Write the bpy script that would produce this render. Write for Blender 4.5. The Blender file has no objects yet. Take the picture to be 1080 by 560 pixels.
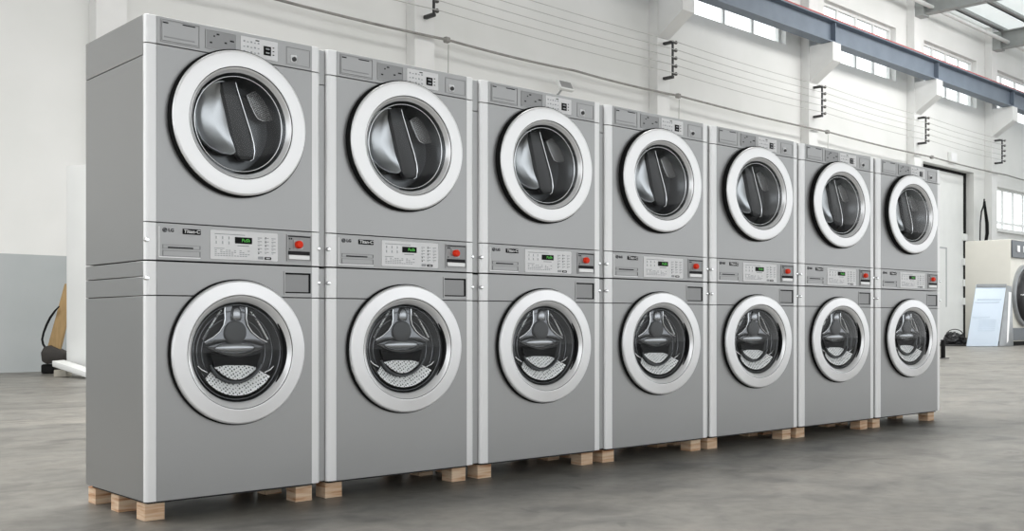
import bpy, bmesh, math, random
from mathutils import Vector, Matrix

random.seed(7)
COL = bpy.context.scene.collection
PI = math.pi

# ------------------------------------------------------------------ camera frame
F = 1121.0            # focal length in pixels of the 1080 x 560 frame
CX, HY = 540.0, 339.0  # optical axis column, horizon row
CAMZ = 0.826
PHI = math.radians(48.25)
FWD = Vector((math.cos(PHI), math.sin(PHI), 0))
RGT = Vector((math.sin(PHI), -math.cos(PHI), 0))
CAM = Vector((0, 0, CAMZ))
ROWY = 4.234          # front plane of the row of machines
BASEZ = 0.085         # height of the pallet


def ray(px, py):
    return FWD + RGT * ((px - CX) / F) + Vector((0, 0, (HY - py) / F))


def at(px, py, Z):
    return CAM + ray(px, py) * Z


def ground(px, Z):
    p = at(px, HY, Z)
    return Vector((p.x, p.y, 0))


def row_x(px, depth=0.0):
    d = ray(px, HY)
    return d.x * (ROWY + depth) / d.y


WA = math.radians(48.25) - math.atan(1160 / F)
WD = Vector((math.cos(WA), math.sin(WA), 0))     # along the back wall
WN = Vector((math.sin(WA), -math.cos(WA), 0))    # out of the wall into the hall
WP = FWD * 25.0


def W(u, d, z):
    return WP + WD * u + WN * d + Vector((0, 0, z))


def wall_uz(px, py, d=0.0):
    r = ray(px, py)
    t = ((WP + WN * d) - Vector((0, 0, 0))).dot(WN) / r.dot(WN)
    p = CAM + r * t
    return (p - WP).dot(WD), p.z


# ------------------------------------------------------------------ materials
def mat(name, col, rough=0.5, metal=0.0, noise=0.0, nscale=8.0, spec=0.5, rnoise=0.0, stretch=None, aniso=0.0):
    m = bpy.data.materials.new(name)
    m.use_nodes = True
    nt = m.node_tree
    b = nt.nodes['Principled BSDF']
    b.inputs['Base Color'].default_value = (*col, 1)
    b.inputs['Roughness'].default_value = rough
    b.inputs['Metallic'].default_value = metal
    b.inputs['Specular IOR Level'].default_value = spec
    tc = nt.nodes.new('ShaderNodeTexCoord')
    mp = nt.nodes.new('ShaderNodeMapping')
    nt.links.new(tc.outputs['Object'], mp.inputs['Vector'])
    if stretch:
        mp.inputs['Scale'].default_value = stretch
    nz = nt.nodes.new('ShaderNodeTexNoise')
    nz.inputs['Scale'].default_value = nscale
    nz.inputs['Detail'].default_value = 5
    nt.links.new(mp.outputs[0], nz.inputs['Vector'])
    if noise or True:
        cr = nt.nodes.new('ShaderNodeValToRGB')
        a = max(noise, 0.005)
        cr.color_ramp.elements[0].position = 0.3
        cr.color_ramp.elements[1].position = 0.7
        cr.color_ramp.elements[0].color = (*[max(0, c * (1 - a)) for c in col], 1)
        cr.color_ramp.elements[1].color = (*[min(1, c * (1 + a)) for c in col], 1)
        nt.links.new(nz.outputs['Fac'], cr.inputs[0])
        nt.links.new(cr.outputs[0], b.inputs['Base Color'])
    if rnoise:
        mr = nt.nodes.new('ShaderNodeMapRange')
        mr.inputs['To Min'].default_value = max(0.02, rough - rnoise)
        mr.inputs['To Max'].default_value = rough + rnoise
        nt.links.new(nz.outputs['Fac'], mr.inputs['Value'])
        nt.links.new(mr.outputs[0], b.inputs['Roughness'])
    if aniso:
        b.inputs['Anisotropic'].default_value = aniso
        tg = nt.nodes.new('ShaderNodeTangent')
        tg.direction_type = 'RADIAL'
        tg.axis = 'Y'
        nt.links.new(tg.outputs[0], b.inputs['Tangent'])
    return m


def emit_mat(name, col, strength):
    m = mat(name, col, 0.4)
    b = m.node_tree.nodes['Principled BSDF']
    b.inputs['Emission Color'].default_value = (*col, 1)
    b.inputs['Emission Strength'].default_value = strength
    return m


def glass_mat(name, tint, refl=1.0):
    m = bpy.data.materials.new(name)
    m.use_nodes = True
    nt = m.node_tree
    nt.nodes.clear()
    out = nt.nodes.new('ShaderNodeOutputMaterial')
    tr = nt.nodes.new('ShaderNodeBsdfTransparent')
    tr.inputs[0].default_value = (*tint, 1)
    gl = nt.nodes.new('ShaderNodeBsdfGlossy')
    gl.inputs['Roughness'].default_value = 0.03
    gl.inputs['Color'].default_value = (refl, refl, refl, 1)
    lw = nt.nodes.new('ShaderNodeLayerWeight')
    lw.inputs['Blend'].default_value = 0.5
    pw = nt.nodes.new('ShaderNodeMath')
    pw.operation = 'POWER'
    pw.inputs[1].default_value = 5.0
    nt.links.new(lw.outputs['Facing'], pw.inputs[0])
    fr = nt.nodes.new('ShaderNodeMath')
    fr.operation = 'MULTIPLY_ADD'
    fr.inputs[1].default_value = 0.7
    fr.inputs[2].default_value = 0.022
    nt.links.new(pw.outputs[0], fr.inputs[0])
    mx = nt.nodes.new('ShaderNodeMixShader')
    nt.links.new(fr.outputs[0], mx.inputs[0])
    nt.links.new(tr.outputs[0], mx.inputs[1])
    nt.links.new(gl.outputs[0], mx.inputs[2])
    nt.links.new(mx.outputs[0], out.inputs[0])
    return m


def perforated(name, col, hole, scale, metal, rough, thr=0.3):
    m = bpy.data.materials.new(name)
    m.use_nodes = True
    nt = m.node_tree
    b = nt.nodes['Principled BSDF']
    b.inputs['Metallic'].default_value = metal
    b.inputs['Roughness'].default_value = rough
    tc = nt.nodes.new('ShaderNodeTexCoord')
    mp = nt.nodes.new('ShaderNodeMapping')
    mp.inputs['Scale'].default_value = (1, 0.001, 1)
    mp.inputs['Rotation'].default_value = (0, 0.5, 0)
    v = nt.nodes.new('ShaderNodeTexVoronoi')
    v.inputs['Scale'].default_value = scale
    v.inputs['Randomness'].default_value = 0.25
    cr = nt.nodes.new('ShaderNodeValToRGB')
    cr.color_ramp.elements[0].position = thr
    cr.color_ramp.elements[0].color = (*hole, 1)
    cr.color_ramp.elements[1].position = thr + 0.06
    cr.color_ramp.elements[1].color = (*col, 1)
    nt.links.new(tc.outputs['Object'], mp.inputs[0])
    nt.links.new(mp.outputs[0], v.inputs['Vector'])
    nt.links.new(v.outputs['Distance'], cr.inputs[0])
    nt.links.new(cr.outputs[0], b.inputs['Base Color'])
    return m


M = {}
M['silver'] = mat('silver_paint', (0.385, 0.387, 0.388), 0.38, 0.75, 0.015, 3, rnoise=0.04)
M['silver_dark'] = mat('silver_paint_recess', (0.31, 0.312, 0.314), 0.42, 0.5, 0.02, 6)
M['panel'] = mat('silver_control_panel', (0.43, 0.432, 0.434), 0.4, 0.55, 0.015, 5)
M['trim'] = mat('pale_corner_trim', (0.88, 0.88, 0.88), 0.4, 0.4, 0.01, 4)
M['membrane'] = mat('white_membrane', (0.92, 0.92, 0.93), 0.45, 0.0, 0.02, 20)
M['print'] = mat('grey_print', (0.42, 0.43, 0.45), 0.6, 0, 0.05, 30)
M['print_dark'] = mat('dark_print', (0.03, 0.03, 0.033), 0.6, 0, 0.05, 30, spec=0.1)
M['print_white'] = mat('white_print', (0.85, 0.85, 0.85), 0.5, 0, 0.02, 30)
M['black'] = mat('black_plastic', (0.008, 0.008, 0.009), 0.5, 0, 0.1, 10, spec=0.12)
M['rubber'] = mat('black_rubber', (0.008, 0.008, 0.008), 0.75, 0, 0.1, 10, spec=0.2)
M['dark_core'] = mat('dark_inner_sheet', (0.03, 0.03, 0.03), 0.8, 0, 0.1, 5)  # near black, stands for the shade in seams and under the machines
M['display'] = mat('black_display', (0.005, 0.005, 0.005), 0.45, 0, 0.05, 10, spec=0.12)
M['green'] = emit_mat('green_segments', (0.10, 0.62, 0.08), 0.22)
M['red'] = mat('red_button', (1.0, 0.05, 0.018), 0.5, 0, 0.03, 10, spec=0.2)
M['ring_white'] = mat('polished_pale_ring', (0.95, 0.95, 0.955), 0.32, 0.40, 0.01, 6, rnoise=0.03)
M['bezel'] = mat('satin_bezel', (0.93, 0.93, 0.94), 0.22, 0.4, 0.01, 6)
M['ring_steel'] = mat('brushed_steel_ring', (0.92, 0.92, 0.93), 0.34, 0.5, 0.015, 10, aniso=0.5)
M['chrome'] = mat('chrome', (0.86, 0.87, 0.88), 0.10, 1.0, 0.01, 6)
M['drum_dark'] = mat('dark_steel', (0.10, 0.105, 0.11), 0.28, 0.8, 0.08, 8)
M['drum_black'] = mat('blackened_steel', (0.022, 0.023, 0.025), 0.4, 0.2, 0.02, 3)
M['drum_light'] = mat('bright_steel_plate', (0.55, 0.57, 0.59), 0.28, 0.95, 0.04, 3)
M['spider'] = mat('polished_spider', (0.17, 0.175, 0.185), 0.20, 0.95, 0.05, 6)
M['steel_highlight'] = mat('highlight_steel', (0.42, 0.43, 0.45), 0.24, 0.95, 0.03, 6)  # lighter steel that carries the highlights of spider arm and web
M['hub'] = mat('hub_grey', (0.055, 0.057, 0.06), 0.45, 0.3, 0.05, 10)
M['perf'] = perforated('perforated_steel', (1.0, 1.0, 1.0), (0.04, 0.05, 0.06), 75, 0.1, 0.35, 0.24)
M['perf_dark'] = perforated('perforated_dark_sheet', (0.10, 0.10, 0.10), (0.42, 0.42, 0.42), 120, 0.4, 0.4, 0.3)
M['door_glass'] = glass_mat('door_glass', (0.965, 0.975, 0.98), 0.85)
M['pane'] = glass_mat('window_glass', (0.97, 0.985, 0.98), 0.7)


def wood_mat():
    m = bpy.data.materials.new('pallet_wood')
    m.use_nodes = True
    nt = m.node_tree
    b = nt.nodes['Principled BSDF']
    b.inputs['Roughness'].default_value = 0.75
    tc = nt.nodes.new('ShaderNodeTexCoord')
    oi = nt.nodes.new('ShaderNodeObjectInfo')
    ad = nt.nodes.new('ShaderNodeVectorMath')
    ad.operation = 'ADD'
    mul = nt.nodes.new('ShaderNodeMath')
    mul.operation = 'MULTIPLY'
    mul.inputs[1].default_value = 40
    nt.links.new(oi.outputs['Random'], mul.inputs[0])
    nt.links.new(tc.outputs['Object'], ad.inputs[0])
    nt.links.new(mul.outputs[0], ad.inputs[1])
    mp = nt.nodes.new('ShaderNodeMapping')
    mp.inputs['Scale'].default_value = (5, 5, 60)
    nt.links.new(ad.outputs[0], mp.inputs[0])
    nz = nt.nodes.new('ShaderNodeTexNoise')
    nz.inputs['Scale'].default_value = 1.0
    nz.inputs['Detail'].default_value = 6
    nt.links.new(mp.outputs[0], nz.inputs['Vector'])
    cr = nt.nodes.new('ShaderNodeValToRGB')
    e = cr.color_ramp.elements
    e[0].position = 0.32
    e[0].color = (0.42, 0.19, 0.085, 1)
    e[1].position = 0.62
    e[1].color = (0.78, 0.60, 0.43, 1)
    x = e.new(0.45)
    x.color = (0.66, 0.43, 0.27, 1)
    nt.links.new(nz.outputs['Fac'], cr.inputs[0])
    nt.links.new(cr.outputs[0], b.inputs['Base Color'])
    return m


M['wood'] = wood_mat()


def floor_mat():
    m = bpy.data.materials.new('worn_concrete')
    m.use_nodes = True
    nt = m.node_tree
    b = nt.nodes['Principled BSDF']
    tc = nt.nodes.new('ShaderNodeTexCoord')

    def noise(scale, detail, sc=(1, 1, 1), dist=0.0):
        mp = nt.nodes.new('ShaderNodeMapping')
        mp.inputs['Scale'].default_value = sc
        nt.links.new(tc.outputs['Object'], mp.inputs[0])
        n = nt.nodes.new('ShaderNodeTexNoise')
        n.inputs['Scale'].default_value = scale
        n.inputs['Detail'].default_value = detail
        n.inputs['Distortion'].default_value = dist
        nt.links.new(mp.outputs[0], n.inputs['Vector'])
        return n.outputs['Fac']

    def ramp(f, stops):
        cr = nt.nodes.new('ShaderNodeValToRGB')
        e = cr.color_ramp.elements
        e[0].position, e[0].color = stops[0][0], (*stops[0][1], 1)
        e[1].position, e[1].color = stops[-1][0], (*stops[-1][1], 1)
        for p, c in stops[1:-1]:
            e.new(p).color = (*c, 1)
        nt.links.new(f, cr.inputs[0])
        return cr.outputs[0]

    def mix(t, fac, a, bb):
        x = nt.nodes.new('ShaderNodeMixRGB')
        x.blend_type = t
        if isinstance(fac, float):
            x.inputs[0].default_value = fac
        else:
            nt.links.new(fac, x.inputs[0])
        nt.links.new(a, x.inputs[1])
        nt.links.new(bb, x.inputs[2])
        return x.outputs[0]
    big = ramp(noise(0.35, 6, dist=0.6), [(0.32, (0.170, 0.162, 0.146)), (0.55, (0.222, 0.211, 0.191)), (0.72, (0.282, 0.265, 0.235))])
    mid = ramp(noise(2.2, 9, (1.0, 1.6, 1), 0.8), [(0.30, (0.55, 0.55, 0.55)), (0.5, (0.95, 0.95, 0.94)), (0.7, (1.12, 1.1, 1.08))])
    fine = ramp(noise(14, 8, (1, 1, 1), 0.3), [(0.35, (0.82, 0.82, 0.82)), (0.6, (1.04, 1.04, 1.04))])
    c = mix('MULTIPLY', 1.0, big, mid)
    c = mix('MULTIPLY', 0.9, c, fine)
    sp = noise(3.3, 4, (1, 1, 1), 1.0)
    stains = ramp(sp, [(0.27, (0.45, 0.45, 0.45)), (0.34, (1, 1, 1))])
    c = mix('MULTIPLY', 0.7, c, stains)
    nt.links.new(c, b.inputs['Base Color'])
    rr = nt.nodes.new('ShaderNodeMapRange')
    rr.inputs['To Min'].default_value = 0.25
    rr.inputs['To Max'].default_value = 0.6
    nt.links.new(noise(2.0, 7, dist=0.5), rr.inputs['Value'])
    nt.links.new(rr.outputs[0], b.inputs['Roughness'])
    b.inputs['Specular IOR Level'].default_value = 0.5
    bp = nt.nodes.new('ShaderNodeBump')
    bp.inputs['Strength'].default_value = 0.08
    bp.inputs['Distance'].default_value = 0.01
    nt.links.new(noise(9, 8), bp.inputs['Height'])
    nt.links.new(bp.outputs[0], b.inputs['Normal'])
    return m


def wall_mat():
    m = bpy.data.materials.new('painted_plaster')
    m.use_nodes = True
    nt = m.node_tree
    b = nt.nodes['Principled BSDF']
    b.inputs['Roughness'].default_value = 0.75
    tc = nt.nodes.new('ShaderNodeTexCoord')
    sx = nt.nodes.new('ShaderNodeSeparateXYZ')
    nt.links.new(tc.outputs['Object'], sx.inputs[0])
    gt = nt.nodes.new('ShaderNodeMath')
    gt.operation = 'GREATER_THAN'
    gt.inputs[1].default_value = 1.92     # painted dado line
    nt.links.new(sx.outputs['Z'], gt.inputs[0])
    n = nt.nodes.new('ShaderNodeTexNoise')
    n.inputs['Scale'].default_value = 0.7
    n.inputs['Detail'].default_value = 7
    nt.links.new(tc.outputs['Object'], n.inputs['Vector'])

    def ramp(a, c):
        cr = nt.nodes.new('ShaderNodeValToRGB')
        cr.color_ramp.elements[0].position = 0.3
        cr.color_ramp.elements[1].position = 0.65
        cr.color_ramp.elements[0].color = (*a, 1)
        cr.color_ramp.elements[1].color = (*c, 1)
        nt.links.new(n.outputs['Fac'], cr.inputs[0])
        return cr.outputs[0]
    mx = nt.nodes.new('ShaderNodeMixRGB')
    nt.links.new(gt.outputs[0], mx.inputs[0])
    nt.links.new(ramp((0.41, 0.44, 0.445), (0.47, 0.495, 0.50)), mx.inputs[1])
    nt.links.new(ramp((0.78, 0.785, 0.765), (0.83, 0.83, 0.815)), mx.inputs[2])
    nt.links.new(mx.outputs[0], b.inputs['Base Color'])
    return m


M['floor'] = floor_mat()
M['wall'] = wall_mat()
M['plaster'] = mat('white_plaster', (0.82, 0.82, 0.81), 0.7, 0, 0.03, 2)
M['white_paint'] = mat('white_gloss_paint', (0.84, 0.85, 0.84), 0.45, 0, 0.02, 2)
M['door_paint'] = mat('white_door_sheet', (0.80, 0.81, 0.795), 0.5, 0, 0.03, 1.5)
M['beam_blue'] = mat('blue_grey_girder', (0.165, 0.200, 0.250), 0.5, 0.1, 0.08, 2)
M['rail_red'] = mat('red_rail_paint', (0.42, 0.06, 0.055), 0.5, 0, 0.1, 3)
M['steel_grey'] = mat('grey_roof_steel', (0.36, 0.375, 0.37), 0.55, 0.1, 0.08, 2)
M['roof'] = mat('pale_roof_sheet', (0.72, 0.73, 0.72), 0.6, 0, 0.05, 1.5)
rl = mat('translucent_roof_sheet', (0.80, 0.81, 0.80), 0.6, 0, 0.03, 1.5)  # translucency added so the roof and far bays come out brighter
_nt = rl.node_tree
_t = _nt.nodes.new('ShaderNodeBsdfTranslucent')
_t.inputs[0].default_value = (0.92, 0.94, 0.93, 1)
_m = _nt.nodes.new('ShaderNodeMixShader')
_m.inputs[0].default_value = 0.65
_nt.links.new(_nt.nodes['Principled BSDF'].outputs[0], _m.inputs[1])
_nt.links.new(_t.outputs[0], _m.inputs[2])
_nt.links.new(_m.outputs[0], _nt.nodes['Material Output'].inputs[0])
M['roof_brightened'] = rl
M['iron'] = mat('dark_iron', (0.06, 0.06, 0.06), 0.6, 0.3, 0.2, 20)
M['porcelain'] = mat('grey_insulator', (0.10, 0.095, 0.09), 0.4, 0, 0.1, 20)
M['wire'] = mat('weathered_wire', (0.52, 0.52, 0.50), 0.6, 0, 0.1, 5)
M['cable'] = mat('grey_cable', (0.30, 0.29, 0.275), 0.7, 0, 0.2, 4)
M['cream'] = mat('cream_enamel', (0.74, 0.725, 0.665), 0.5, 0, 0.03, 1.5)
M['slate'] = mat('slate_panel', (0.09, 0.105, 0.12), 0.4, 0, 0.05, 8)
M['blue_sheet'] = mat('pale_blue_sheet', (0.62, 0.71, 0.82), 0.4, 0.0, 0.02, 2)
M['blue_line'] = mat('blue_grey_crease', (0.55, 0.64, 0.745), 0.5, 0, 0.03, 4)
M['grey_sheet'] = mat('grey_sheet', (0.34, 0.355, 0.37), 0.35, 0.5, 0.08, 3)
M['bag'] = mat('black_plastic_film', (0.02, 0.02, 0.022), 0.35, 0, 0.3, 6)
M['tan'] = mat('tan_timber', (0.40, 0.265, 0.12), 0.7, 0, 0.15, 3, stretch=(8, 8, 1))
M['tool'] = mat('dark_brown_casting', (0.035, 0.03, 0.026), 0.6, 0, 0.3, 6)
M['beige'] = mat('beige_block', (0.62, 0.58, 0.50), 0.7, 0, 0.08, 8)


# ------------------------------------------------------------------ mesh helpers
class MB:
    def __init__(self):
        self.bm = bmesh.new()

    def _take(self, b, mx=None):
        me = bpy.data.meshes.new('tmp')
        b.to_mesh(me)
        b.free()
        if mx is not None:
            me.transform(mx)
        self.bm.from_mesh(me)
        bpy.data.meshes.remove(me)
        return self

    def box(self, x0, x1, y0, y1, z0, z1, bev=0.0, seg=2, mx=None):
        b = bmesh.new()
        bmesh.ops.create_cube(b, size=1)
        for v in b.verts:
            v.co = Vector((x0 + (v.co.x + .5) * (x1 - x0), y0 + (v.co.y + .5) * (y1 - y0), z0 + (v.co.z + .5) * (z1 - z0)))
        if bev:
            bmesh.ops.bevel(b, geom=b.edges[:], offset=bev, segments=seg, affect='EDGES', profile=0.5)
        return self._take(b, mx)

    def prism(self, pts, vec, bev=0.0, seg=2, mx=None):
        """pts: closed planar polygon (3-D points); swept along vec"""
        b = bmesh.new()
        vec = Vector(vec)
        a = [b.verts.new(Vector(p)) for p in pts]
        c = [b.verts.new(Vector(p) + vec) for p in pts]
        n = len(a)
        b.faces.new(a)
        b.faces.new(c[::-1])
        for i in range(n):
            b.faces.new((a[i], c[i], c[(i + 1) % n], a[(i + 1) % n]))
        bmesh.ops.recalc_face_normals(b, faces=b.faces[:])
        if bev:
            bmesh.ops.bevel(b, geom=b.edges[:], offset=bev, segments=seg, affect='EDGES', profile=0.5)
        return self._take(b, mx)

    def lathe(self, prof, c, n=96, a0=0.0, a1=2 * PI, closed=False):
        """prof: (radius, y) pairs turned round the y axis through c"""
        b = bmesh.new()
        full = abs(a1 - a0) > 2 * PI - 1e-6
        cnt = n if full else n + 1
        rows = []
        for r, y in prof:
            if r < 1e-6:
                rows.append([b.verts.new((c[0], c[1] + y, c[2]))])
            else:
                rows.append([b.verts.new((c[0] + r * math.cos(a0 + (a1 - a0) * i / n), c[1] + y, c[2] + r * math.sin(a0 + (a1 - a0) * i / n))) for i in range(cnt)])
        pairs = list(zip(rows[:-1], rows[1:]))
        if closed:
            pairs.append((rows[-1], rows[0]))
        for p, q in pairs:
            for i in range(n):
                j = (i + 1) % cnt
                if not full and i + 1 >= cnt:
                    continue
                if len(p) == 1 and len(q) == 1:
                    continue
                if len(p) == 1:
                    b.faces.new((p[0], q[j], q[i]))
                elif len(q) == 1:
                    b.faces.new((p[i], p[j], q[0]))
                else:
                    b.faces.new((p[i], p[j], q[j], q[i]))
        bmesh.ops.recalc_face_normals(b, faces=b.faces[:])
        return self._take(b)

    def plate_hole(self, x0, x1, z0, z1, y0, y1, c, r, n=96):
        """rectangular plate y0..y1 with a round hole"""
        b = bmesh.new()
        out = []
        # outer outline sampled by angle so it bridges to the hole
        cx, cz = c
        angs = [2 * PI * i / n for i in range(n)]
        for px_, pz_ in ((x0, z0), (x1, z0), (x1, z1), (x0, z1)):
            angs.append(math.atan2(pz_ - cz, px_ - cx) % (2 * PI))
        angs = sorted(set(round(a, 6) for a in angs))
        ring, rect = [], []
        for a in angs:
            ca, sa = math.cos(a), math.sin(a)
            t = 1e9
            if ca > 1e-9:
                t = min(t, (x1 - cx) / ca)
            if ca < -1e-9:
                t = min(t, (x0 - cx) / ca)
            if sa > 1e-9:
                t = min(t, (z1 - cz) / sa)
            if sa < -1e-9:
                t = min(t, (z0 - cz) / sa)
            ring.append((cx + r * ca, cz + r * sa))
            rect.append((cx + t * ca, cz + t * sa))
        m = len(angs)
        V = {}
        for k, y in ((0, y0), (1, y1)):
            V[k, 0] = [b.verts.new((p[0], y, p[1])) for p in ring]
            V[k, 1] = [b.verts.new((p[0], y, p[1])) for p in rect]
        for i in range(m):
            j = (i + 1) % m
            b.faces.new((V[0, 0][i], V[0, 1][i], V[0, 1][j], V[0, 0][j]))
            b.faces.new((V[1, 0][i], V[1, 0][j], V[1, 1][j], V[1, 1][i]))
            b.faces.new((V[0, 1][i], V[1, 1][i], V[1, 1][j], V[0, 1][j]))
            b.faces.new((V[0, 0][i], V[0, 0][j], V[1, 0][j], V[1, 0][i]))
        bmesh.ops.recalc_face_normals(b, faces=b.faces[:])
        return self._take(b)

    def tube(self, pts, r, n=10, caps=True):
        b = bmesh.new()
        pts = [Vector(p) for p in pts]
        rs = r if isinstance(r, (list, tuple)) else [r] * len(pts)
        rows = []
        prev = None
        for i, p in enumerate(pts):
            t = (pts[min(i + 1, len(pts) - 1)] - pts[max(i - 1, 0)]).normalized()
            if prev is None:
                up = Vector((0, 0, 1)) if abs(t.z) < 0.9 else Vector((1, 0, 0))
                nrm = t.cross(up).normalized()
            else:
                nrm = (prev - t * prev.dot(t)).normalized()
            prev = nrm
            bi = t.cross(nrm)
            rows.append([b.verts.new(p + (nrm * math.cos(2 * PI * k / n) + bi * math.sin(2 * PI * k / n)) * rs[i]) for k in range(n)])
        for p, q in zip(rows[:-1], rows[1:]):
            for k in range(n):
                b.faces.new((p[k], p[(k + 1) % n], q[(k + 1) % n], q[k]))
        if caps:
            b.faces.new(rows[0][::-1])
            b.faces.new(rows[-1])
        bmesh.ops.recalc_face_normals(b, faces=b.faces[:])
        return self._take(b)

    def torus(self, c, R, r, y=0.0, n=96, k=10, sx=1.0):
        prof = [(R + r * math.cos(2 * PI * i / k), y + r * math.sin(2 * PI * i / k)) for i in range(k)]
        return self.lathe(prof, c, n, closed=True)

    def blob(self, c, rx, ry, rz, seed=0, amp=0.15, freq=3.0, sub=4):
        from mathutils import noise
        b = bmesh.new()
        bmesh.ops.create_icosphere(b, subdivisions=sub, radius=1)
        for v in b.verts:
            d = v.co.copy()
            k = 1 + amp * noise.noise(d * freq + Vector((seed, seed * 2.3, 1.7)))
            k += amp * .5 * noise.noise(d * freq * 2.7 + Vector((seed, 3, 1)))
            z = d.z * k * rz
            v.co = Vector((c[0] + d.x * k * rx, c[1] + d.y * k * ry, c[2] + z))
            if v.co.z < 0.004:
                v.co.z = 0.004
        return self._take(b)

    def text(self, s, size, x, y, z, depth=0.0006, align='LEFT', sx=1.0, shear=0.0, off=0.0):
        cu = bpy.data.curves.new('t', 'FONT')
        cu.body = s
        cu.size = size
        cu.extrude = depth
        cu.align_x = align
        cu.align_y = 'CENTER'
        cu.shear = shear
        cu.offset = off
        o = bpy.data.objects.new('t', cu)
        COL.objects.link(o)
        dg = bpy.context.evaluated_depsgraph_get()
        me = bpy.data.meshes.new_from_object(o.evaluated_get(dg))
        me.transform(Matrix.Translation((x, y, z)) @ Matrix.Rotation(PI / 2, 4, 'X') @ Matrix.Diagonal((sx, 1, 1, 1)))
        self.bm.from_mesh(me)
        bpy.data.objects.remove(o)
        bpy.data.curves.remove(cu)
        bpy.data.meshes.remove(me)
        return self

    def build(self, name, m, parent=None, smooth=40, loc=None):
        me = bpy.data.meshes.new(name)
        self.bm.to_mesh(me)
        self.bm.free()
        me.materials.append(m)
        if smooth:
            for p in me.polygons:
                p.use_smooth = True
            me.set_sharp_from_angle(angle=math.radians(smooth))
        o = bpy.data.objects.new(name, me)
        COL.objects.link(o)
        if parent is not None:
            o.parent = parent
        if loc is not None:
            o.location = loc
        return o


def tag(o, label=None, cat=None, group=None, kind=None):
    for k, v in (('label', label), ('category', cat), ('group', group), ('kind', kind)):
        if v:
            o[k] = v
    return o


def empty(name, loc=(0, 0, 0), rz=0.0):
    o = bpy.data.objects.new(name, None)
    COL.objects.link(o)
    o.location = loc
    o.rotation_euler.z = rz
    o.empty_display_size = 0.1
    return o


def copy_tree(o, parent=None):
    c = o.copy()
    COL.objects.link(c)
    if parent is not None:
        c.parent = parent
    for ch in [x for x in bpy.data.objects if x.parent == o]:
        copy_tree(ch, c)
    return c


# ------------------------------------------------------------------ the machines
W0, D0 = 0.823, 0.66
TR, TF = 0.0205, 0.027          # corner trim: radius, flat
GX0, GX1 = TR + TF, W0 - TR - TF
UX = row_x(165) - GX0           # left side of the first machine


def loc(px, py, depth=0.0, base=0.0):
    """a point seen on the first machine, depth behind its front plane -> its local x, z"""
    d = ray(px, py)
    t = (ROWY + depth) / d.y
    p = CAM + d * t
    return p.x - UX, p.z - BASEZ - base


def trims(root, spans):
    for side in (0, 1):
        for z0, z1 in spans:
            pts = []
            for i in range(9):
                a = PI / 2 * i / 8
                pts.append((TR - TR * math.cos(a), TR - TR * math.sin(a)))
            pts += [(GX0 - 0.0006, 0), (GX0 - 0.0006, TR)]
            if side:
                pts = [(W0 - x, y) for x, y in pts]
            MB().prism([(x, y, z0) for x, y in pts], (0, 0, z1 - z0), 0.0008, 1).build('corner_trim', M['trim'], root, 30)


def screws(root, zs):
    for side in (0, 1):
        for z in zs:
            x = 0.010 if side == 0 else W0 - 0.010
            b = MB()
            b.lathe([(0.0, -0.007), (0.007, -0.006), (0.0105, -0.001), (0.0105, 0.014), (0, 0.014)], (x, 0.004, z), 20)
            b.build('screw', M['chrome'], root)


def outline(b, x0, x1, z0, z1, y, w=0.0025, d=0.002):
    b.box(x0, x1, y - d, y, z0, z0 + w)
    b.box(x0, x1, y - d, y, z1 - w, z1)
    b.box(x0, x0 + w, y - d, y, z0 + w, z1 - w)
    b.box(x1 - w, x1, y - d, y, z0 + w, z1 - w)


def rounded(x0, x1, z0, z1, r, y, n=6):
    pts = []
    for cx, cz, a0 in ((x1 - r, z1 - r, 0), (x0 + r, z1 - r, PI / 2), (x0 + r, z0 + r, PI), (x1 - r, z0 + r, 1.5 * PI)):
        for i in range(n + 1):
            a = a0 + PI / 2 * i / n
            pts.append((cx + r * math.cos(a), y, cz + r * math.sin(a)))
    return pts


def shell(root, top, side_seams, lid):
    """side, back and top sheets round a hollow body"""
    zs = [0.002] + side_seams + [top]
    for x0, x1 in ((0.0, 0.008), (W0 - 0.008, W0)):
        for i in range(len(zs) - 1):
            z0 = zs[i] + (0.0015 if i else 0)
            z1 = zs[i + 1] - (0.0015 if i < len(zs) - 2 else 0)
            MB().box(x0, x1, TR + 0.002, D0, z0, z1, 0.0012, 1).build('side_panel', M['silver'], root)
    MB().box(0.010, W0 - 0.010, D0 - 0.010, D0 - 0.002, 0.002, top - 0.004, 0.001, 1).build('back_panel', M['silver'], root)
    MB().box(0.009, W0 - 0.009, 0.022, D0 - 0.012, top - 0.010, top - 0.002, 0.001, 1).build('lid', lid, root)
    MB().box(0.009, W0 - 0.009, 0.022, D0 - 0.012, 0.002, 0.010, 0.001, 1).build('base_plate', M['dark_core'], root)


GX = (GX0 + GX1) / 2


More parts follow.
